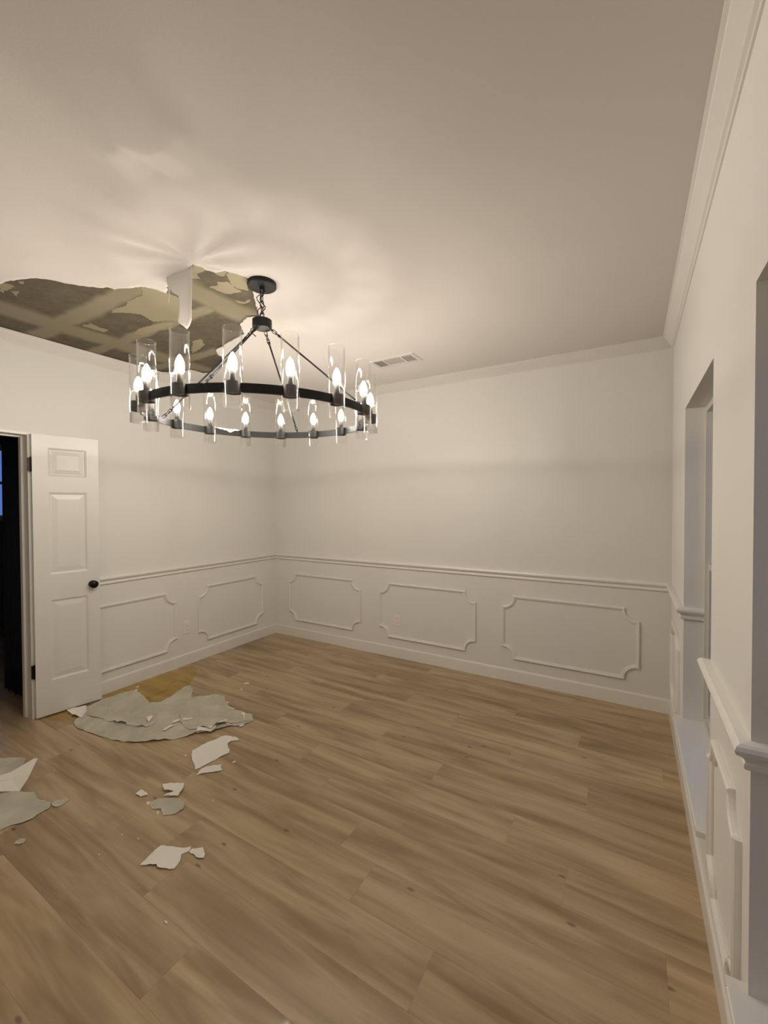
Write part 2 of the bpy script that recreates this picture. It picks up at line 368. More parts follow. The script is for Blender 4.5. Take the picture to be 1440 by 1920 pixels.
def rough_outline(poly, step, amp, rng, closed=True):
    out = []; n = len(poly)
    for i in range(n if closed else n - 1):
        a = np.array(poly[i]); b_ = np.array(poly[(i + 1) % n]); L_ = np.linalg.norm(b_ - a)
        k = max(1, int(L_ / step)); nrm = np.array([-(b_ - a)[1], (b_ - a)[0]]) / max(L_, 1e-9)
        for q in range(k):
            p_ = a + (b_ - a) * q / k
            if q:
                p_ = p_ + nrm * rng.uniform(-amp, amp)
            out.append((float(p_[0]), float(p_[1])))
    return out

def cdt_fill(outer, holes, pts):
    """triangulate a flat region; returns numpy verts (n,2) and faces"""
    V = []; E = []
    for loop in [outer] + holes:
        s = len(V); V += [Vector(q) for q in loop]
        E += [(s + i, s + (i + 1) % len(loop)) for i in range(len(loop))]
    V += [Vector(q) for q in pts]
    r = delaunay_2d_cdt(V, E, [], 0, 1e-6)
    P = np.array([tuple(v) for v in r[0]])
    F = [f for f in r[2]]
    cen = np.array([P[list(f)].mean(0) for f in F])
    keep = inside(outer, cen)
    for h in holes:
        keep &= ~inside(h, cen)
    return P, [F[i] for i in np.nonzero(keep)[0]]

def fbm(P, seed, scale):
    rng = np.random.RandomState(seed); out = np.zeros(len(P))
    for k in range(7):
        a = rng.uniform(0, 2 * math.pi); f = scale * rng.uniform(0.6, 2.2); ph = rng.uniform(0, 6.28)
        w = P[:, 0] * math.cos(a) + P[:, 1] * math.sin(a)
        v2 = -P[:, 0] * math.sin(a) + P[:, 1] * math.cos(a)
        out += np.sin(w * f + ph + 1.3 * np.sin(v2 * f * 0.7 + ph * 2)) / 7
    return out

def film_mesh(name, P, Z, F, thick):
    """a thin skin with real thickness: top at Z, underside thick below"""
    n = len(P)
    verts = [(P[i, 0], P[i, 1], Z[i]) for i in range(n)] + [(P[i, 0], P[i, 1], Z[i] - thick) for i in range(n)]
    faces = []; cnt = {}
    for f in F:
        a = P[f[0]]; b_ = P[f[1]]; c = P[f[2]]
        if (b_[0] - a[0]) * (c[1] - a[1]) - (b_[1] - a[1]) * (c[0] - a[0]) < 0:
            f = f[::-1]
        faces.append(tuple(f)); faces.append(tuple(i + n for i in f[::-1]))
        for i in range(3):
            cnt[(f[i], f[(i + 1) % 3])] = 1
    for (i, j) in list(cnt):
        if (j, i) not in cnt:
            faces.append((j, i, i + n, j + n))
    me = bpy.data.meshes.new(name)
    me.from_pydata(verts, [], faces); me.validate(); me.update()
    return me

def strip(name, prof, axis, wall, a, b_, inward, mat='trim', parent=None, ma=0, mb=0):
    """moulding of a profile (depth, z) along a wall. axis 'x' runs along x on the plane y=wall,
    axis 'y' runs along y on the plane x=wall; inward = sign of the room side; ma, mb: mitre at each end
    (+1 shortens with depth as in an inner corner, -1 lengthens as on an outer corner)"""
    bm = bmesh.new(); A = []; B = []
    sgn = 1 if b_ > a else -1
    for d, z in prof:
        ta = a + sgn * ma * d; tb = b_ - sgn * mb * d; w = wall + inward * d
        if axis == 'x':
            A.append(bm.verts.new((ta, w, z))); B.append(bm.verts.new((tb, w, z)))
        else:
            A.append(bm.verts.new((w, ta, z))); B.append(bm.verts.new((w, tb, z)))
    n = len(prof)
    for i in range(n):
        j = (i + 1) % n
        bm.faces.new((A[i], A[j], B[j], B[i]))
    bm.faces.new(A[::-1]); bm.faces.new(B)
    return build(name, bm, mat, parent)

CROWN = [(0, H), (0, H - 0.076), (0.006, H - 0.076), (0.009, H - 0.068), (0.018, H - 0.064), (0.022, H - 0.056),
         (0.034, H - 0.040), (0.048, H - 0.024), (0.054, H - 0.018), (0.056, H - 0.011), (0.067, H - 0.008), (0.067, H)]
RAIL = [(0, 0.956), (0, 0.888), (0.011, 0.888), (0.015, 0.893), (0.015, 0.902), (0.012, 0.908), (0.016, 0.916),
        (0.026, 0.924), (0.034, 0.930), (0.036, 0.940), (0.032, 0.949), (0.024, 0.954)]
BASE = [(0, 0), (0, 0.106), (0.006, 0.106), (0.012, 0.100), (0.014, 0.092), (0.014, 0)]

# ------------------------------------------------------------------ setting: walls
WT = 0.16
W1 = (-1.745, -0.82); W2 = (-3.25, -2.343); WZ = (0.335, 2.045)   # window openings on the right wall
DY = (-3.17, -2.357); DZ = 2.045                                    # doorway on the left wall
CEIL = H + 0.004

bm = bmesh.new(); box(bm, -0.12, W + WT, 0, 0.12, -0.004, CEIL)
tag(build('wall_back', bm, 'wall'), 'white back wall with chair rail and three moulded panels', None, None, 'structure')
bm = bmesh.new()
box(bm, -0.12, 0, DY[1], 0, -0.004, CEIL); box(bm, -0.12, 0, -D, DY[0], -0.004, CEIL); box(bm, -0.12, 0, DY[0], DY[1], DZ, CEIL)
tag(build('wall_left', bm, 'wall'), 'white side wall with the doorway', None, None, 'structure')
bm = bmesh.new()
ys = [0, W1[1], W1[0], W2[1], W2[0], -D]
for a, b_ in ((0, 1), (2, 3), (4, 5)):
    box(bm, W, W + WT, ys[b_], ys[a], -0.004, CEIL)
for a, b_ in (W1, W2):
    box(bm, W, W + WT, a, b_, -0.004, WZ[0] - 0.022); box(bm, W, W + WT, a, b_, WZ[1], CEIL)
tag(build('wall_right', bm, 'wall'), 'white side wall with two tall window recesses', None, None, 'structure')
bm = bmesh.new(); box(bm, -0.12, W + WT, -D - 0.12, -D, -0.004, CEIL)
tag(build('wall_front', bm, 'wall'), 'white wall opposite the three-panel wall', None, None, 'structure')

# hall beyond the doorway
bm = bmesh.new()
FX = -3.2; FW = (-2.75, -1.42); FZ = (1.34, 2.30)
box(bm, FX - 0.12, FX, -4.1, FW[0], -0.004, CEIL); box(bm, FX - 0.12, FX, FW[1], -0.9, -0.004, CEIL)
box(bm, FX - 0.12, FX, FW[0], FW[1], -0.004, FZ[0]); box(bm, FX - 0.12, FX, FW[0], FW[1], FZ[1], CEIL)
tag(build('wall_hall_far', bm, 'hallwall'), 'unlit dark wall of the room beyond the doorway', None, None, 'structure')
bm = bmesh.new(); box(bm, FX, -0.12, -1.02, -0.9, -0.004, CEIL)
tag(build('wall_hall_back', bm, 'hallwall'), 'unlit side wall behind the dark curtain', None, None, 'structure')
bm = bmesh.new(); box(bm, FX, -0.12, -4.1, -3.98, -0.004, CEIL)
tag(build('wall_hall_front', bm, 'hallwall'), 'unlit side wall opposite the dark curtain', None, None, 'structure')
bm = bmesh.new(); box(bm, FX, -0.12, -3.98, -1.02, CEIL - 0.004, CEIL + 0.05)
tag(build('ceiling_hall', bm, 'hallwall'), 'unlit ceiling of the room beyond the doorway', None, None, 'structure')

# ------------------------------------------------------------------ setting: floor and planks
bm = bmesh.new(); box(bm, FX, W + 0.02, -4.1, 0.02, -0.05, -0.0042)
floor = tag(build('floor', bm, 'subfloor'), 'light oak plank floor', None, None, 'structure')

def plank_mesh(l, w):
    bm = bmesh.new(); c = 0.0003; g = 0.00008; x, y = l / 2 - g, w / 2 - g
    lo = [bm.verts.new((sx * x, sy * y, -0.0042)) for sx, sy in ((-1, -1), (1, -1), (1, 1), (-1, 1))]
    md = [bm.verts.new((sx * x, sy * y, -c)) for sx, sy in ((-1, -1), (1, -1), (1, 1), (-1, 1))]
    tp = [bm.verts.new((sx * (x - c), sy * (y - c), 0)) for sx, sy in ((-1, -1), (1, -1), (1, 1), (-1, 1))]
    for i in range(4):
        j = (i + 1) % 4
        bm.faces.new((lo[i], lo[j], md[j], md[i])); bm.faces.new((md[i], md[j], tp[j], tp[i]))
    bm.faces.new(tp)
    me = bpy.data.meshes.new('plank'); bmesh.ops.recalc_face_normals(bm, faces=bm.faces); bm.to_mesh(me); bm.free()
    me.materials.append(M['wood'])
    return me
PW, PL = 0.196, 1.22
ENDS = {0: 3.78, 1: 2.745, 2: 3.10, 3: 2.04, 4: 2.375, -1: 3.452, -2: 3.19, -3: 2.727}   # joints read off the photograph, by row
cache = {}
k = -11
rng = random.Random(3)
while True:
    y1 = -2.157 - PW * (k - 1); y0 = y1 - PW
    if y1 <= -D:
        break
    ya, yb = max(y0, -D), min(y1, 0.0)
    if yb - ya > 0.005:
        e = ENDS.get(k, 0.35 + (k * 0.437) % PL)
        xl = FX if (ya < -1.0) else 0.0
        x = e - PL * math.ceil((e - xl) / PL)
        while x < W:
            xa, xb = max(x, xl), min(x + PL, W)
            if xb - xa > 0.01:
                key = (round(xb - xa, 3), round(yb - ya, 3))
                if key not in cache:
                    cache[key] = plank_mesh(*key)
                link('plank', cache[key], None, floor, ((xa + xb) / 2, (ya + yb) / 2, 0))
            x += PL
    k += 1

# ------------------------------------------------------------------ setting: ceiling with peeled paint
bm = bmesh.new(); box(bm, -0.12, W + WT, -D - 0.12, 0.12, CEIL, CEIL + 0.06)
ceiling = tag(build('ceiling', bm, 'drywall'), 'ceiling board with water-damaged paint peeling off', None, None, 'structure')
rs = np.random.RandomState(5)
NH = 45                                               # traced torn edge; the last two corners lie on the crown
hole = rough_outline(HOLE[:NH], 0.018, 0.0045, rs, False)
hole += HOLE[NH - 1:]
gx = np.arange(0.03, W, 0.05); gy = np.arange(-D + 0.03, 0, 0.05)
G1 = np.array([(x, y) for x in gx for y in gy])
fx = np.arange(0.06, 3.0, 0.018); fy = np.arange(-3.2, -1.0, 0.018)
G2 = np.array([(x, y) for x in fx for y in fy]) + rs.uniform(-0.004, 0.004, (len(fx) * len(fy), 2))
hp = np.array(hole)
d1 = dist_poly(hp, G1); d2 = dist_poly(hp, G2)
apex = np.array([1.865, -2.373])
r2 = np.linalg.norm(G2 - apex, axis=1)
in1 = inside(hp, G1); in2 = inside(hp, G2)
near2 = (d2 < 0.30) | (r2 < 0.7)
patch_c = np.array([2.27, -2.80])
near2 |= np.linalg.norm(G2 - patch_c, axis=1) < 0.35
r1 = np.linalg.norm(G1 - apex, axis=1)
near1 = ((d1 < 0.30) | (r1 < 0.7) | (np.linalg.norm(G1 - patch_c, axis=1) < 0.35)) & (G1[:, 0] > 0.06) & (G1[:, 0] < 3.0) & (G1[:, 1] > -3.2) & (G1[:, 1] < -1.0)
pts = list(map(tuple, G1[(~near1) & (~in1) & (d1 > 0.008)])) + list(map(tuple, G2[near2 & (~in2) & (d2 > 0.007)]))
P, F = cdt_fill([(0, -D), (W, -D), (W, 0), (0, 0)], [hole], pts)
dh = dist_poly(hp, P)
da = np.linalg.norm(P - apex, axis=1); th = np.arctan2(P[:, 1] - apex[1], P[:, 0] - apex[0])
hinge = dist_poly([(1.626, -2.343), (1.869, -2.373)], P, False)
Z = np.full(len(P), H)
Z -= 0.008 * np.exp(-dh / 0.05) * (0.65 + 0.6 * fbm(P, 3, 14.0))
Z -= 0.030 * np.exp(-hinge / 0.085)
Z -= 0.017 * np.exp(-((da - 0.20) / 0.19) ** 2) * (0.5 + 0.5 * np.sin(9 * th + 0.8 * np.sin(3 * th)))
Z += 0.0022 * fbm(P, 9, 5.0) * np.exp(-np.maximum(da - 0.4, 0) / 0.7)
Z += 0.0014 * fbm(P, 4, 2.6)
# loose blister, lit from one side, with a torn lip
u = (P - patch_c) @ np.array([0.93, 0.37]); v = (P - patch_c) @ np.array([-0.37, 0.93])
lip = 0.085 + 0.018 * np.sin(u * 34) + 0.010 * np.sin(u * 77 + 1)
q = lip - v
Z -= 0.044 * np.where(q > 0, np.exp(-(u / 0.16) ** 4) * np.minimum(np.clip(q / 0.15, 0, 1), np.clip((0.70 - q) / 0.55, 0, 1)), 0)
can = np.linalg.norm(P - np.array([1.9653, -2.03]), axis=1)
Z = H + (Z - H) * np.clip((can - 0.06) / 0.12, 0, 1)
edge = np.minimum(np.minimum(P[:, 0], W - P[:, 0]), np.minimum(-P[:, 1], P[:, 1] + D))
Z = H + (Z - H) * np.clip((edge - 0.05) / 0.15, 0, 1)
Z = np.minimum(Z, H + 0.0025)
me = film_mesh('paint_skin', P, Z, F, 0.0016)
me.shade_smooth()
skin = link('paint_skin', me, 'ceiling', ceiling)
skin['label'] = 'white ceiling paint layer torn open around bare board'

for i, poly in enumerate(PATCHES):
    pl = rough_outline(poly, 0.013, 0.0065, rs)
    P, F = cdt_fill(pl, [], [])
    me = film_mesh('skim_patch', P, np.full(len(P), CEIL + 0.0002), F, 0.0018)
    link('skim_patch', me, 'skim', ceiling)

# flap of paint hanging from the torn edge, and a thread of paint beside it
def hanging(name, pts, y0, mat, n, bend, label=None):
    xs = [q[0] for q in pts]; zs = [q[1] for q in pts]
    inner = [(x, z) for x in np.arange(min(xs), max(xs), n) for z in np.arange(min(zs), max(zs), n)]
    A = np.array(inner)
    A = A[inside(pts, A) & (dist_poly(pts, A) > n * 0.4)] if len(A) else A
    P, F = cdt_fill(rough_outline(pts, n * 1.5, 0.0015, rs), [], list(map(tuple, A)))
    top = max(zs)
    off = bend * (top - P[:, 1]) + 0.010 * np.sin((P[:, 0] - min(xs)) * 30) * np.clip((top - P[:, 1]) / 0.15, 0, 1)
    me = film_mesh(name, P, off, F, 0.0015)
    for vtx in me.vertices:
        x, z, o_ = vtx.co
        vtx.co = (x, y0 - o_, z)
    me.update(); me.shade_smooth()
    return link(name, me, mat, ceiling)
hanging('hanging_paint_flap', FLAP, -2.365, 'flap', 0.02, 0.05)
hanging('hanging_paint_thread', STRING, -2.33, 'flap', 0.02, 0.02)

# ------------------------------------------------------------------ setting: mouldings
tn = [0]
def trim(prof, axis, wall, a, b_, inward, label, ma=0, mb=0):
    tn[0] += 1
    o = strip('trim_%d' % tn[0], prof, axis, wall, a, b_, inward, 'crown' if prof is CROWN else 'trim', None, ma, mb)
    return tag(o, label, None, None, 'structure')
trim(CROWN, 'x', 0, 0, W, -1, 'white crown moulding above the three-panel wall', 1, 1)
trim(CROWN, 'y', 0, 0, -D, 1, 'white crown moulding above the doorway wall', 1, 1)
trim(CROWN, 'y', W, 0, -D, -1, 'white crown moulding above the window wall', 1, 1)
trim(CROWN, 'x', -D, 0, W, 1, 'white crown moulding opposite the three-panel wall', 1, 1)
trim(RAIL, 'x', 0, 0, W, -1, 'white chair rail over the three panels', 1, 1)
trim(RAIL, 'y', 0, 0, -2.14, 1, 'white chair rail running to the open door', 1, 0)
trim(RAIL, 'y', W, 0, W1[1], -1, 'white chair rail between corner and first window recess', 1, -1)
trim(RAIL, 'y', W, W1[0], W2[1], -1, 'white chair rail on the pier between the windows', -1, -1)
trim(RAIL, 'y', W, W2[0], -D, -1, 'white chair rail past the second window recess', -1, 1)
for yy, sg, lab in ((W1[1], -1, 'rail return on the first window jamb'), (W1[0], 1, 'rail return behind the pier'),
                    (W2[1], -1, 'rail return on the second window jamb'), (W2[0], 1, 'rail return past the second window')):
    trim(RAIL, 'x', yy, W, W + 0.088, sg, 'white chair ' + lab, -1, 0)
def bboard(name, axis, wall, a, b_, inward, label, ma=0, mb=0):
    tag(strip(name, BASE, axis, wall, a, b_, inward, 'trim', None, ma, mb), label, None, None, 'structure')
bboard('baseboard_back', 'x', 0, 0, W, -1, 'white baseboard under the three panels', 1, 1)
bboard('baseboard_left', 'y', 0, 0, -2.27, 1, 'white baseboard running behind the open door', 1, 0)
bboard('baseboard_left_short', 'y', 0, DY[0] - 0.004, -D, 1, 'white baseboard on the near side of the doorway', 0, 1)
bboard('baseboard_right', 'y', W, 0, -D, -1, 'white baseboard under the windows', 1, 1)
bboard('baseboard_front', 'x', -D, 0, W, 1, 'white baseboard opposite the three-panel wall', 1, 1)

# picture-frame panels with scooped corners
FP = [(-0.013, 0.0), (-0.013, 0.007), (-0.009, 0.012), (-0.004, 0.011), (-0.001, 0.019), (0.006, 0.020), (0.011, 0.015), (0.013, 0.007), (0.013, 0.0)]
def path_mould(name, pts, to3d, parent):
    """sweep the frame profile along a 2D path on the wall plane"""
    bm = bmesh.new(); rings = []; n = len(pts)
    for i, q in enumerate(pts):
        a = Vector(pts[max(i - 1, 0)]); b_ = Vector(pts[min(i + 1, n - 1)])
        d = (b_ - a).normalized(); nn = Vector((-d.y, d.x))
        rings.append([bm.verts.new(to3d(q[0] + nn.x * s, q[1] + nn.y * s, h_)) for s, h_ in FP])
    for a, b_ in zip(rings, rings[1:]):
        for i in range(len(FP)):
            j = (i + 1) % len(FP)
            bm.faces.new((a[i], a[j], b_[j], b_[i]))
    bm.faces.new(rings[0][::-1]); bm.faces.new(rings[-1])
    return build(name, bm, 'trim', parent)
def panel(u0, u1, z0, z1, to3d, label, r=0.098):
    tn[0] += 1
    c = to3d((u0 + u1) / 2, (z0 + z1) / 2, 0)
    root = tag(empty('trim_%d' % tn[0], c), label, None, None, 'structure')
    t3 = lambda u_, z_, h_: tuple(np.array(to3d(u_, z_, h_)) - np.array(c))
    h = 0.013; u0 += h; u1 -= h; z0 += h; z1 -= h; e = 0.012
    # clockwise so that the profile's thick side faces inwards
    for a, b_ in (((u0 + r - e, z1), (u1 - r + e, z1)), ((u1, z1 - r + e), (u1, z0 + r - e)),
                  ((u1 - r + e, z0), (u0 + r - e, z0)), ((u0, z0 + r - e), (u0, z1 - r + e))):
        path_mould('molding_strip', [a, b_], t3, root)
    for cx, cz, a0 in ((u1, z1, 180), (u1, z0, 90), (u0, z0, 0), (u0, z1, 270)):
        path_mould('corner_molding', [(cx + r * math.cos(math.radians(a0 + 90 * q / 8)), cz + r * math.sin(math.radians(a0 + 90 * q / 8))) for q in range(9)], t3, root)
back3 = lambda u_, z_, h_: (u_, -h_, z_)
left3 = lambda u_, z_, h_: (h_, u_, z_)
right3 = lambda u_, z_, h_: (W - h_, u_, z_)
panel(0.222, 1.234, 0.190, 0.735, back3, 'scooped-corner panel moulding beside the far room corner')
panel(1.461, 2.476, 0.190, 0.742, back3, 'scooped-corner panel moulding framing the outlet')
panel(2.704, 3.730, 0.195, 0.744, back3, 'scooped-corner panel moulding nearest the window wall')
panel(-1.044, -0.202, 0.172, 0.724, left3, 'scooped-corner panel moulding between outlet and room corner')
panel(-2.107, -1.265, 0.176, 0.724, left3, 'scooped-corner panel moulding partly behind the open door')
panel(-0.665, -0.185, 0.195, 0.744, right3, 'narrow scooped-corner panel moulding before the first window', 0.085)
panel(-2.268, -1.818, 0.200, 0.742, right3, 'narrow scooped-corner panel moulding on the window pier', 0.085)
panel(-3.90, -3.42, 0.195, 0.744, right3, 'narrow scooped-corner panel moulding past the second window', 0.085)

# ------------------------------------------------------------------ setting: windows
def window(name, y0, y1, z0, z1, x, label, nose=True, sx=1):
    """frame set in the recess at depth x; sx +1 outside is +x"""
    root = tag(empty(name, (x, (y0 + y1) / 2, z0)), label, None, None, 'structure')
    ox, oy, oz = x, (y0 + y1) / 2, z0
    def part(nm, boxes, mat, par):
        bm = bmesh.new()
        for b_ in boxes:
            xa, xb = sorted((sx * b_[0], sx * b_[1]))
            box(bm, xa, xb, b_[2] - oy, b_[3] - oy, b_[4] - oz, b_[5] - oz)
        return build(nm, bm, mat, par)
    fw = 0.035; zm = (z0 + z1) / 2
    part('window_frame', [(0, 0.07, y0, y0 + fw, z0, z1), (0, 0.07, y1 - fw, y1, z0, z1),
                          (0, 0.07, y0 + fw, y1 - fw, z1 - fw, z1), (0, 0.07, y0 + fw, y1 - fw, z0, z0 + fw)], 'vinyl', root)
    a, b_ = y0 + fw, y1 - fw; s = 0.032
    for xa, za, zb in ((0.014, z0 + fw, zm + 0.018), (0.036, zm - 0.018, z1 - fw)):
        sash = part('sash', [(xa, xa + 0.02, a, a + s, za, zb), (xa, xa + 0.02, b_ - s, b_, za, zb),
                             (xa, xa + 0.02, a + s, b_ - s, za, za + s), (xa, xa + 0.02, a + s, b_ - s, zb - s, zb)], 'vinyl', root)
        part('pane', [(xa + 0.008, xa + 0.012, a + s, b_ - s, za + s, zb - s)], 'pane', sash)
    return root
WX = W + 0.088
win1 = window('window_1', W1[0], W1[1], WZ[0], WZ[1], WX, 'tall white window set deep beside the room corner')
win2 = window('window_2', W2[0], W2[1], WZ[0], WZ[1], WX, 'tall white window set deep past the moulded pier')
window('window_3', FW[0], FW[1], FZ[0], FZ[1], FX - 0.02, 'blue dusk window in the dark room beyond the door', sx=-1)
for par, (a, b_) in ((win1, W1), (win2, W2)):
    bm = bmesh.new(); lx, ly, lz = par.location
    prof = [(3.882, 0.312), (3.880, 0.318), (3.880, 0.331), (3.884, 0.335), (WX, 0.335), (WX, 0.313), (3.90, 0.313)]
    ends = []
    for yy in (a, b_):
        ends.append([bm.verts.new((x_ - lx, yy - ly, z_ - lz)) for x_, z_ in prof])
    for i in range(len(prof)):
        j = (i + 1) % len(prof); bm.faces.new((ends[0][i], ends[0][j], ends[1][j], ends[1][i]))
    bm.faces.new(ends[0]); bm.faces.new(ends[1][::-1])
    box(bm, 3.8805 - lx, W - lx, a - 0.03 - ly, a - ly, 0.3125 - lz, 0.3345 - lz)
    box(bm, 3.8805 - lx, W - lx, b_ - ly, b_ + 0.03 - ly, 0.3125 - lz, 0.3345 - lz)
    build('window_sill', bm, 'trim', par)

bm = bmesh.new(); box(bm, -14, 16, -16, 12, -0.6, -0.45)
tag(build('ground', bm, 'soil'), 'dark ground outside the house', None, None, 'structure')

bm = bmesh.new()  # guessed fence, added out of view to keep blue sky light off the jambs
for i in range(64):
    y = -7.0 + i * 0.15; box(bm, 5.60 + 0.008 * (i % 2), 5.62 + 0.008 * (i % 2), y, y + 0.143, -0.45, 2.15)
box(bm, 5.63, 5.68, -7.0, 2.6, 0.1, 0.2); box(bm, 5.63, 5.68, -7.0, 2.6, 1.7, 1.8)
tag(build('wall_sky_blocker', bm, 'fence'), 'added unseen dark fence blocking sky light outside the windows', None, None, 'structure')

# ------------------------------------------------------------------ setting: narrow three-panel door leaf
def door_leaf():
    Wd, Hd, T = 0.403, 2.026, 0.034
    pans = [(0.245, 0.832), (1.018, 1.614), (1.727, 1.935)]; u0, u1 = 0.090, 0.326
    bm = bmesh.new()
    for side in (0, 1):
        dep = lambda q: q if side == 0 else T - q
        def quad(*c):
            bm.faces.new([bm.verts.new((u_, dep(q), z_)) for u_, z_, q in c])
        zs = [0] + [z for p_ in pans for z in p_] + [Hd]
        quad((0, 0, 0), (u0, 0, 0), (u0, Hd, 0), (0, Hd, 0)); quad((u1, 0, 0), (Wd, 0, 0), (Wd, Hd, 0), (u1, Hd, 0))
        for i in range(0, len(zs), 2):
            quad((u0, zs[i], 0), (u1, zs[i], 0), (u1, zs[i + 1], 0), (u0, zs[i + 1], 0))
        for z0, z1 in pans:
            steps = [(0, 0), (0.007, 0.003), (0.014, 0.009), (0.020, 0.009), (0.052, 0.003)]
            rects = [[(u0 + s, z0 + s, q), (u1 - s, z0 + s, q), (u1 - s, z1 - s, q), (u0 + s, z1 - s, q)] for s, q in steps]
            for a, b_ in zip(rects, rects[1:]):
                for i in range(4):
                    j = (i + 1) % 4
                    quad(a[i], a[j], b_[j], b_[i])
            quad(*rects[-1])
    def q3(*c):
        bm.faces.new([bm.verts.new(x_) for x_ in c])
    q3((0, 0, 0), (0, T, 0), (0, T, Hd), (0, 0, Hd)); q3((Wd, 0, 0), (Wd, T, 0), (Wd, T, Hd), (Wd, 0, Hd))
    q3((0, 0, 0), (Wd, 0, 0), (Wd, T, 0), (0, T, 0)); q3((0, 0, Hd), (Wd, 0, Hd), (Wd, T, Hd), (0, T, Hd))
    bmesh.ops.remove_doubles(bm, verts=bm.verts, dist=1e-5)
    return bm
# local frame: x runs from hinge to free edge, room face at y=0, thickness towards the wall (+y)
hx, hy = 0.037, -2.363; ex, ey = 0.099, -1.968
door = tag(empty('door_1', (hx, hy, 0.010)), 'narrow white three-panel door leaf swung open against the wall', None, None, 'structure')
door.rotation_euler = (0, 0, math.atan2(ey - hy, ex - hx))
build('door_leaf', door_leaf(), 'door', door)
bm = bmesh.new()
lathe(bm, [(0.026, 0.0), (0.027, 0.004), (0.022, 0.007), (0.010, 0.009), (0.0095, 0.022), (0.016, 0.026), (0.026, 0.033),
           (0.029, 0.041), (0.027, 0.049), (0.018, 0.055), (0.006, 0.057)], 24)
bmesh.ops.rotate(bm, verts=bm.verts, cent=(0, 0, 0), matrix=Matrix.Rotation(math.radians(90), 3, 'X'))
kn = build('door_knob', bm, 'bronze', door, True, (0.352, 0.0, 0.913)); kn['label'] = 'dark bronze round knob'
for z in (1.81, 0.332):
    bm = bmesh.new()
    lathe(bm, [(0.003, -0.052), (0.0055, -0.048), (0.0055, 0.048), (0.003, 0.052)], 12, (-0.0055, 0.012, z))
    box(bm, -0.020, 0.0, 0.010, 0.030, z - 0.045, z + 0.045)
    hg = build('hinge', bm, 'bronze', door); hg['label'] = 'dark bronze hinge'

# jamb lining of the doorway
tn[0] += 1
lin = tag(empty('trim_%d' % tn[0], (-0.06, DY[1], 0)), 'white jamb lining of the doorway', None, None, 'structure')
for nm, b_ in (('jamb', (-0.066, 0.062, -0.018, 0.0, 0, DZ)), ('jamb', (-0.066, 0.062, DY[0] - DY[1], DY[0] - DY[1] + 0.018, 0, DZ)),
               ('head_jamb', (-0.066, 0.062, DY[0] - DY[1] + 0.018, -0.018, DZ - 0.018, DZ)),
               ('door_stop', (-0.055, -0.018, -0.030, -0.018, 0, DZ - 0.018)), ('door_stop', (-0.055, -0.018, DY[0] - DY[1] + 0.03, -0.030, DZ - 0.030, DZ - 0.018))):
    bm = bmesh.new(); box(bm, *b_); build(nm, bm, 'trim', lin)
# dark curtain in the hall
bm = bmesh.new(); top = []; bot = []; n = 120
for i in range(n + 1):
    x = -0.36 - 0.42 * i / n
    y = -2.245 + 0.028 * math.sin(i * 0.62) + 0.008 * math.sin(i * 1.7 + 1)
    top.append(bm.verts.new((x, y, 2.30))); bot.append(bm.verts.new((x, y + 0.01 * math.sin(i * 0.3), 0.015)))
for i in range(n):
    bm.faces.new((top[i], top[i + 1], bot[i + 1], bot[i]))
r_ = bmesh.ops.extrude_face_region(bm, geom=list(bm.faces))
bmesh.ops.translate(bm, verts=[e for e in r_['geom'] if isinstance(e, bmesh.types.BMVert)], vec=(0, 0.004, 0))
cur = empty('curtain', (0, 0, 0))
tag(cur, 'black-navy floor-length curtain in the dark room beyond the door', 'curtain')
build('cloth', bm, 'curtain', cur, True)
bm = bmesh.new(); tube(bm, [(-0.125, -2.245, 2.32), (-1.28, -2.245, 2.32)], 0.014, 12)
build('curtain_rod', bm, 'bronze', cur, True)

# ------------------------------------------------------------------ outlets
def outlet(loc, rz, label):
    root = tag(empty('wall_outlet', loc), label, 'outlet'); root.rotation_euler = (0, 0, rz)
    bm = bmesh.new(); box(bm, -0.037, 0.037, -0.006, 0.0, -0.059, 0.059)
    bmesh.ops.bevel(bm, geom=[e for e in bm.edges if all(v.co.y < -0.003 for v in e.verts)], offset=0.003, segments=2, affect='EDGES')
    build('cover_plate', bm, 'plastic', root)
    for z in (0.021, -0.021):
        bm = bmesh.new()
        lathe(bm, [(0.0165, 0.0), (0.0165, 0.002), (0.015, 0.003)], 20)
        bmesh.ops.scale(bm, verts=bm.verts, vec=(1, 0.82, 1))
        bmesh.ops.rotate(bm, verts=bm.verts, cent=(0, 0, 0), matrix=Matrix.Rotation(math.radians(90), 3, 'X'))
        rc = build('receptacle', bm, 'plastic', root, False, (0, -0.005, z))
        for x in (-0.006, 0.006):
            bm = bmesh.new(); box(bm, x - 0.0011, x + 0.0011, -0.0034, -0.0028, -0.002, 0.007); build('slot', bm, 'slot', rc)
    bm = bmesh.new(); lathe(bm, [(0.003, 0.0), (0.003, 0.001)], 10)
    bmesh.ops.rotate(bm, verts=bm.verts, cent=(0, 0, 0), matrix=Matrix.Rotation(math.radians(90), 3, 'X'))
    build('screw', bm, 'grille', root, False, (0, -0.006, 0))
outlet((1.667, 0, 0.37), 0, 'white wall outlet inside the middle moulded panel')
outlet((0, -1.165, 0.352), math.radians(90), 'white wall outlet between two moulded panels near the door')

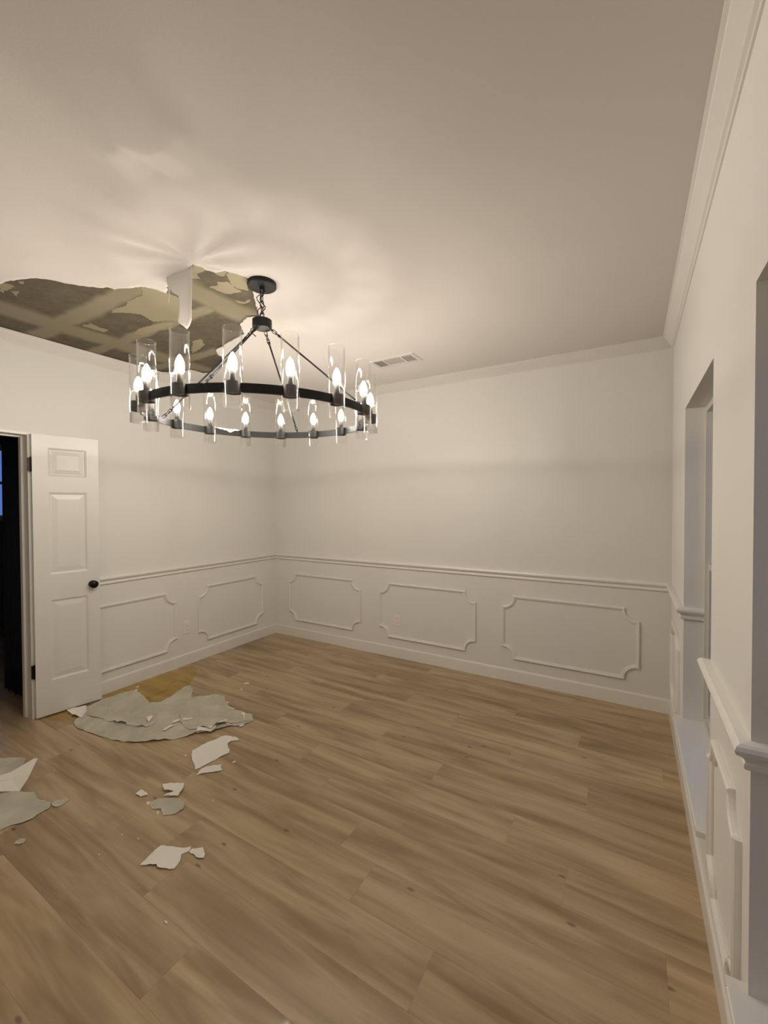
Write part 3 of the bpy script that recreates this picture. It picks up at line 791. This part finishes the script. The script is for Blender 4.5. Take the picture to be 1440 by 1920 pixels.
# ------------------------------------------------------------------ ceiling vent
vent = tag(empty('ceiling_vent', (1.985, -0.60, H)), 'white ceiling air vent with three dark louvred sections', 'vent')
vx, vy = 0.205, 0.098; ix, iy = 0.172, 0.066
bm = bmesh.new()
for b_ in ((-vx, vx, iy, vy, -0.006, 0), (-vx, vx, -vy, -iy, -0.006, 0), (-vx, -ix, -iy, iy, -0.006, 0), (ix, vx, -iy, iy, -0.006, 0)):
    box(bm, *b_)
build('vent_frame', bm, 'grille', vent)
bm = bmesh.new(); box(bm, -ix, ix, -iy, iy, -0.0008, -0.0002); build('duct_backing', bm, 'duct', vent)
for x in (-0.082, 0.082):
    bm = bmesh.new(); box(bm, x - 0.008, x + 0.008, -iy, iy, -0.006, -0.001); build('divider', bm, 'grille', vent)
def slat(x0, x1, y0, y1, tx, ty):
    bm = bmesh.new(); box(bm, x0, x1, y0, y1, -0.0045, -0.0035)
    bmesh.ops.rotate(bm, verts=bm.verts, cent=((x0 + x1) / 2, (y0 + y1) / 2, -0.004), matrix=Matrix.Rotation(tx, 3, 'X') @ Matrix.Rotation(ty, 3, 'Y'))
    build('louver', bm, 'louver', vent)
for i in range(8):
    y = -iy + 0.0165 * (i + 0.5); slat(-0.073, 0.073, y - 0.0035, y + 0.0035, math.radians(25), 0)
for sgn in (-1, 1):
    for i in range(5):
        x = sgn * (0.098 + 0.0165 * i); slat(x - 0.0035, x + 0.0035, -iy, iy, 0, math.radians(25) * sgn)

# ------------------------------------------------------------------ chandelier
CX, CY, RZ, RR = 1.9653, -2.030, 1.9946, 0.5773
PH = 0.2204
ch = tag(empty('chandelier', (CX, CY, RZ)), 'black iron ring chandelier with sixteen lit candle bulbs in glass cylinders', 'chandelier')
# band
bm = bmesh.new(); n = 128
sec = [(RR - 0.005, -0.019), (RR + 0.005, -0.019), (RR + 0.005, 0.019), (RR - 0.005, 0.019)]
rg = [[bm.verts.new((r * math.cos(2 * math.pi * i / n), r * math.sin(2 * math.pi * i / n), z)) for r, z in sec] for i in range(n)]
for i in range(n):
    a, b_ = rg[i], rg[(i + 1) % n]
    for q in range(4):
        j = (q + 1) % 4; bm.faces.new((a[q], a[j], b_[j], b_[q]))
build('ring_band', bm, 'iron', ch)
def mesh_of(bm, name, mat, smooth=True):
    bmesh.ops.recalc_face_normals(bm, faces=bm.faces)
    me = bpy.data.meshes.new(name); bm.to_mesh(me); bm.free()
    if smooth: me.shade_smooth()
    me.materials.append(M[mat]); return me
bm = bmesh.new()
lathe(bm, [(0.0308, -0.022), (0.0325, -0.022), (0.0325, 0.022), (0.0308, 0.022), (0.0308, -0.022)], 28, cap=False)
bmesh.ops.remove_doubles(bm, verts=bm.verts, dist=1e-6)
lathe(bm, [(0.009, -0.020), (0.0105, -0.016), (0.0105, 0.021)], 14)
for q in range(3):
    s_ = len(bm.verts); box(bm, 0.009, 0.0315, -0.002, 0.002, -0.012, -0.004); bm.verts.ensure_lookup_table()
    bmesh.ops.rotate(bm, verts=bm.verts[s_:], cent=(0, 0, 0), matrix=Matrix.Rotation(math.radians(120 * q), 3, 'Z'))
cup_me = mesh_of(bm, 'socket_cup', 'iron', False)
bm = bmesh.new(); lathe(bm, [(0.0120, 0.020), (0.0120, 0.066), (0.009, 0.069)], 18); sleeve_me = mesh_of(bm, 'candle_sleeve', 'sleeve')
bm = bmesh.new(); lathe(bm, [(0.008, 0.068), (0.0115, 0.073), (0.0165, 0.084), (0.0182, 0.095), (0.0170, 0.108), (0.0125, 0.123), (0.0065, 0.135), (0.0022, 0.141)], 18); bulb_me = mesh_of(bm, 'bulb', 'bulb')
bm = bmesh.new()
lathe(bm, [(0.0365, -0.076), (0.0378, -0.077), (0.0378, 0.2335), (0.0383, 0.2355), (0.0374, 0.2375), (0.0360, 0.2375), (0.0350, 0.2355), (0.0350, -0.075), (0.0365, -0.076)], 40, cap=False)
bmesh.ops.remove_doubles(bm, verts=bm.verts, dist=1e-6); glass_me = mesh_of(bm, 'glass_shade', 'glass')
for i in range(16):
    a = PH + i * math.pi / 8
    cup = link('socket_cup', cup_me, None, ch, (RR * math.cos(a), RR * math.sin(a), 0))
    link('candle_sleeve', sleeve_me, None, cup); link('bulb', bulb_me, None, cup); link('glass_shade', glass_me, None, cup)
# canopy, hub
bm = bmesh.new(); lathe(bm, [(0.012, -0.040), (0.014, -0.026), (0.070, -0.026), (0.0755, -0.022), (0.0755, 0.0)], 40)
build('canopy', bm, 'iron', ch, False, (0, 0, H - RZ))
HZ = 2.492 - RZ
bm = bmesh.new(); lathe(bm, [(0.044, -0.024), (0.051, -0.020), (0.051, 0.020), (0.044, 0.024), (0.012, 0.026)], 36)
build('hub', bm, 'iron', ch, False, (0, 0, HZ))
def link_mesh(l, w, r):
    bm = bmesh.new(); pts = []
    for i in range(20):
        t_ = 2 * math.pi * i / 20
        pts.append((w * math.cos(t_), 0, l * math.sin(t_) + (l * 0.35 if math.sin(t_) > 0 else -l * 0.35)))
    tube(bm, pts, r, 6, True)
    return mesh_of(bm, 'chain_link', 'iron')
lk = link_mesh(0.0155, 0.0095, 0.0026)
z = H - RZ - 0.052; i = 0
while z > HZ + 0.036:
    o = link('chain_link', lk, None, ch, (0, 0, z)); o.rotation_euler = (0, 0.12 * math.sin(i * 2), math.radians(90) * (i % 2) + 0.4)
    z -= 0.0315; i += 1
bm = bmesh.new()
tube(bm, [(0.004 + 0.012 * math.sin(q * 0.9), 0.010 * math.cos(q * 0.8), H - RZ - 0.03 - (H - RZ - 0.03 - HZ - 0.02) * q / 14) for q in range(15)], 0.0028, 6)
build('power_cord', bm, 'iron', ch, True)
bm = bmesh.new()
tube(bm, [(-0.018 + 0.006 * math.cos(q * 0.8), -0.004 + 0.012 * math.sin(q * 1.1), H - RZ - 0.03 - (H - RZ - 0.03 - HZ - 0.02) * q / 14) for q in range(15)], 0.0024, 6)
build('ground_wire', bm, 'iron', ch, True)
# rods
lk2 = link_mesh(0.0135, 0.0075, 0.0022)
for q in range(4):
    a = math.radians(113.85 + 90 * q); dx, dy = math.cos(a), math.sin(a)
    A = Vector((0.040 * dx, 0.040 * dy, HZ - 0.022)); B = Vector((RR * dx, RR * dy, 0.016))
    d = (B - A).normalized(); L_ = (B - A).length
    bm = bmesh.new()
    s0, s1 = A + d * 0.062, A + d * (L_ - 0.062)
    tube(bm, [s0, s0 + d * 0.016], 0.0068, 10); tube(bm, [s0 + d * 0.014, s1 - d * 0.014], 0.0048, 10); tube(bm, [s1 - d * 0.016, s1], 0.0068, 10)
    rod = build('support_rod', bm, 'iron', ch, True)
    rq = d.to_track_quat('Z', 'Y')
    for i, t_ in enumerate((0.012, 0.036, 0.058, L_ - 0.058, L_ - 0.036, L_ - 0.012)):
        o = link('chain_link', lk2, None, rod, A + d * t_)
        o.rotation_mode = 'QUATERNION'; o.rotation_quaternion = rq @ Matrix.Rotation(math.radians(90) * (i % 2), 3, 'Z').to_quaternion()
bm = bmesh.new()
a = math.radians(250); dx, dy = math.cos(a), math.sin(a)
tube(bm, [(0.035 * dx + 0.03 * dx * math.sin(t_ * math.pi), 0.035 * dy + 0.03 * dy * math.sin(t_ * math.pi), HZ - 0.024 - 0.05 * t_) for t_ in (0, .15, .3, .45, .6, .75, .9, 1)], 0.0024, 6)
build('wire_loop', bm, 'iron', ch, True)

# ------------------------------------------------------------------ fallen paint on the floor
HF = {}
def floor_sheet(name, poly, mat, z0, amp, label, group=None, grid=0.03, curl=0.0, seed=1, jag=0.004, freq=18.0, on=None, key=None, part_of=None):
    rs_ = np.random.RandomState(seed)
    pl = rough_outline(poly, max(0.012, grid * 0.7), jag, rs_)
    c = np.mean(np.array(poly), axis=0)
    A = np.array(pl); lo, hi = A.min(0), A.max(0)
    g = np.array([(x, y) for x in np.arange(lo[0], hi[0], grid) for y in np.arange(lo[1], hi[1], grid)])
    if len(g):
        g = g[inside(pl, g) & (dist_poly(pl, g) > grid * 0.35)]
    P, F = cdt_fill(pl, [], list(map(tuple, g)))
    dd = dist_poly(pl, P)
    Z = amp * np.abs(fbm(P, seed + 20, freq)) * 2.0 + amp * 0.5 * np.maximum(fbm(P, seed + 40, freq * 2.3), 0)
    Z = Z + curl * np.exp(-dd / 0.012) * np.maximum(fbm(P, seed + 60, freq * 0.8) + 0.1, 0) * 3
    lo_ = Z.min()
    Z = Z - lo_ + z0
    if on:
        Z = Z + HF[on](P)
    if key:
        HF[key] = lambda Q: amp * np.abs(fbm(Q, seed + 20, freq)) * 2.0 + amp * 0.5 * np.maximum(fbm(Q, seed + 40, freq * 2.3), 0) - lo_ + z0
    P = P - c
    me = film_mesh(name, P, Z, F, 0.0008)
    if part_of is not None:
        o = link(name, me, mat, part_of, (float(c[0]) - part_of.location.x, float(c[1]) - part_of.location.y, 0))
        o['label'] = label
        return o
    o = link(name, me, mat, None, (float(c[0]), float(c[1]), 0))
    return tag(o, label, 'paint debris', group)

def puddle(poly, label, seed):
    rs_ = np.random.RandomState(seed)
    pl = rough_outline(poly, 0.03, 0.006, rs_)
    c = np.mean(np.array(poly), axis=0)
    P, F = cdt_fill(pl, [], [])
    me = film_mesh('water_puddle', P - c, np.full(len(P), 0.0012), F, 0.0010)
    tag(link('water_puddle', me, 'puddle', None, (float(c[0]), float(c[1]), 0)), label, 'puddle')
puddle(PUDDLE, 'shallow yellow water puddle along the baseboard behind the fallen sheet', 2)
puddle(PUDDLE2, 'small yellow water puddle under the open door leaf', 3)

big = floor_sheet('fallen_paint_sheet', SHEET, 'grey', 0.0022, 0.006, 'largest grey-beige fallen paint sheet lying crumpled before the open door', seed=4, curl=0.010, grid=0.022, key='big')
floor_sheet('torn_layer', SHEET2, 'grey', 0.0018, 0.0022, 'grey torn paint layer on the end of the big fallen sheet away from the door', seed=9, curl=0.010, grid=0.022, on='big', part_of=big)
floor_sheet('torn_layer', SHEET3, 'grey', 0.0018, 0.0015, 'grey torn paint layer on the big fallen sheet near the door', seed=14, curl=0.006, grid=0.022, on='big', jag=0.009, part_of=big)
FL = ['large white paint flake lying in front of the big grey sheet',
      'torn white paint strip beside the large white flake',
      'fish-shaped white paint flake lying alone on bare planks',
      'small white flake touching the tip of the fish-shaped flake',
      'small white triangular paint flake beside the grey fragment cluster',
      'folded white paint flake on top of the grey fragment cluster',
      'white ragged paint flake under the door bottom edge',
      'small bright white triangular chip on the big grey sheet',
      'long thin white paint sliver on the big grey sheet',
      'pale scraped paint sliver beside the long thin white one',
      'short white paint sliver at the rim of the big grey sheet',
      'cream crumpled paint scrap at the front rim of the big grey sheet']
ZF = [0.0022, 0.0022, 0.0022, 0.0022, 0.0022, 0.012, 0.0022, 0.007, 0.007, 0.007, 0.007, 0.007]
for i, poly in enumerate(FLAKES):
    floor_sheet('paint_flake' if i < 11 else 'torn_scrap', poly, 'flake', ZF[i], 0.0022, FL[i], part_of=big if i == 11 else None, seed=30 + i, grid=0.016, curl=0.004, jag=0.0025, freq=22, on='big' if i in (6, 7, 8, 9, 10, 11) else None)
GL = ['grey paint fragment under the folded white flake', 'grey oval paint scrap by the tip of the front torn sheet', 'tiny grey oval paint scrap alone near the front torn sheet']
for i, poly in enumerate(GREYS):
    floor_sheet('paint_fragment', poly, 'grey', 0.0022, 0.003, GL[i], seed=50 + i, grid=0.016, curl=0.004, jag=0.002)
CR = {'tiny white paint crumb lying on the big grey fallen sheet': (1, 3, 4, 8, 9),
      'tiny white paint crumb by the baseboard near the yellow puddle': (16, 17, 20, 21),
      'tiny white paint crumb beside the grey fragment cluster': (10, 11),
      'tiny white paint crumb beside the large white flake': (5, 6, 19),
      'tiny white paint crumb on planks past the big grey sheet': (0, 2, 7)}
for i, poly in enumerate(SMALLS):
    lab = next((k_ for k_, v_ in CR.items() if i in v_), 'tiny white paint speck alone on bare planks')
    z0 = 0.007 if i in (1, 3, 4, 8, 9) else 0.0022
    floor_sheet('paint_crumb', poly, 'flake', z0, 0.001, lab, lab.replace('tiny white paint ', '').replace('crumb', 'crumbs').replace('speck', 'specks'), seed=70 + i, grid=0.02, jag=0.001, on='big' if i in (1, 3, 4, 8, 9) else None)
floor_sheet('fallen_paint_sheet', PILE_BACK, 'grey', 0.0022, 0.006, 'grey fallen paint sheet behind the upright white shard', seed=101, curl=0.008, grid=0.026)
floor_sheet('fallen_paint_sheet', PILE_FRONT, 'grey', 0.0022, 0.005, 'grey fallen paint sheet in front of the upright white shard', seed=102, curl=0.006, grid=0.026)
# pointed white shard leaning up
bm = bmesh.new()
SH = [(0.66, -2.885, 0.030), (0.80, -2.80, 0.016), (0.886, -2.742, 0.012), (0.875, -2.700, 0.055), (0.828, -2.640, 0.115), (0.818, -2.655, 0.118), (0.77, -2.74, 0.075), (0.68, -2.86, 0.050)]
c0 = Vector((0.77, -2.77, 0))
vv = [bm.verts.new(Vector(q) - c0) for q in SH]
ce_ = bm.verts.new(Vector((0.80, -2.745, 0.050)) - c0)
for i in range(len(vv)):
    bm.faces.new((vv[i], vv[(i + 1) % len(vv)], ce_))
r_ = bmesh.ops.extrude_face_region(bm, geom=list(bm.faces))
bmesh.ops.translate(bm, verts=[e for e in r_['geom'] if isinstance(e, bmesh.types.BMVert)], vec=(-0.001, 0.001, 0.0012))
tag(build('paint_shard', bm, 'flake', None, False, c0), 'pointed white paint shard standing up between two grey sheets', 'paint debris')
# flake caught on the chandelier ring
a0, a1 = math.radians(152), math.radians(166); bm = bmesh.new(); rows = []
hang = [0.002, 0.006, 0.004, 0.010, 0.016, 0.021, 0.015, 0.007, 0.010, 0.004, 0.006, 0.003, 0.001]
for i in range(13):
    a = a0 + (a1 - a0) * i / 12
    rows.append([bm.verts.new((r_i * math.cos(a), r_i * math.sin(a), z_i)) for r_i, z_i in
                 ((RR + 0.002 + 0.004 * math.sin(i * 1.9), 0.0198 + 0.004 * abs(math.sin(i * 1.1))), (RR - 0.0068, 0.0200), (RR - 0.0070, 0.0198 - hang[i]))])
for a, b_ in zip(rows, rows[1:]):
    for q in range(2):
        bm.faces.new((a[q], a[q + 1], b_[q + 1], b_[q]))
r_ = bmesh.ops.extrude_face_region(bm, geom=list(bm.faces))
bmesh.ops.translate(bm, verts=[e for e in r_['geom'] if isinstance(e, bmesh.types.BMVert)], vec=(0.0012, -0.0006, 0.0012))
tag(build('paint_flake', bm, 'flake', None, False, (CX, CY, RZ)), 'white paint flake caught on the chandelier ring', 'paint debris')
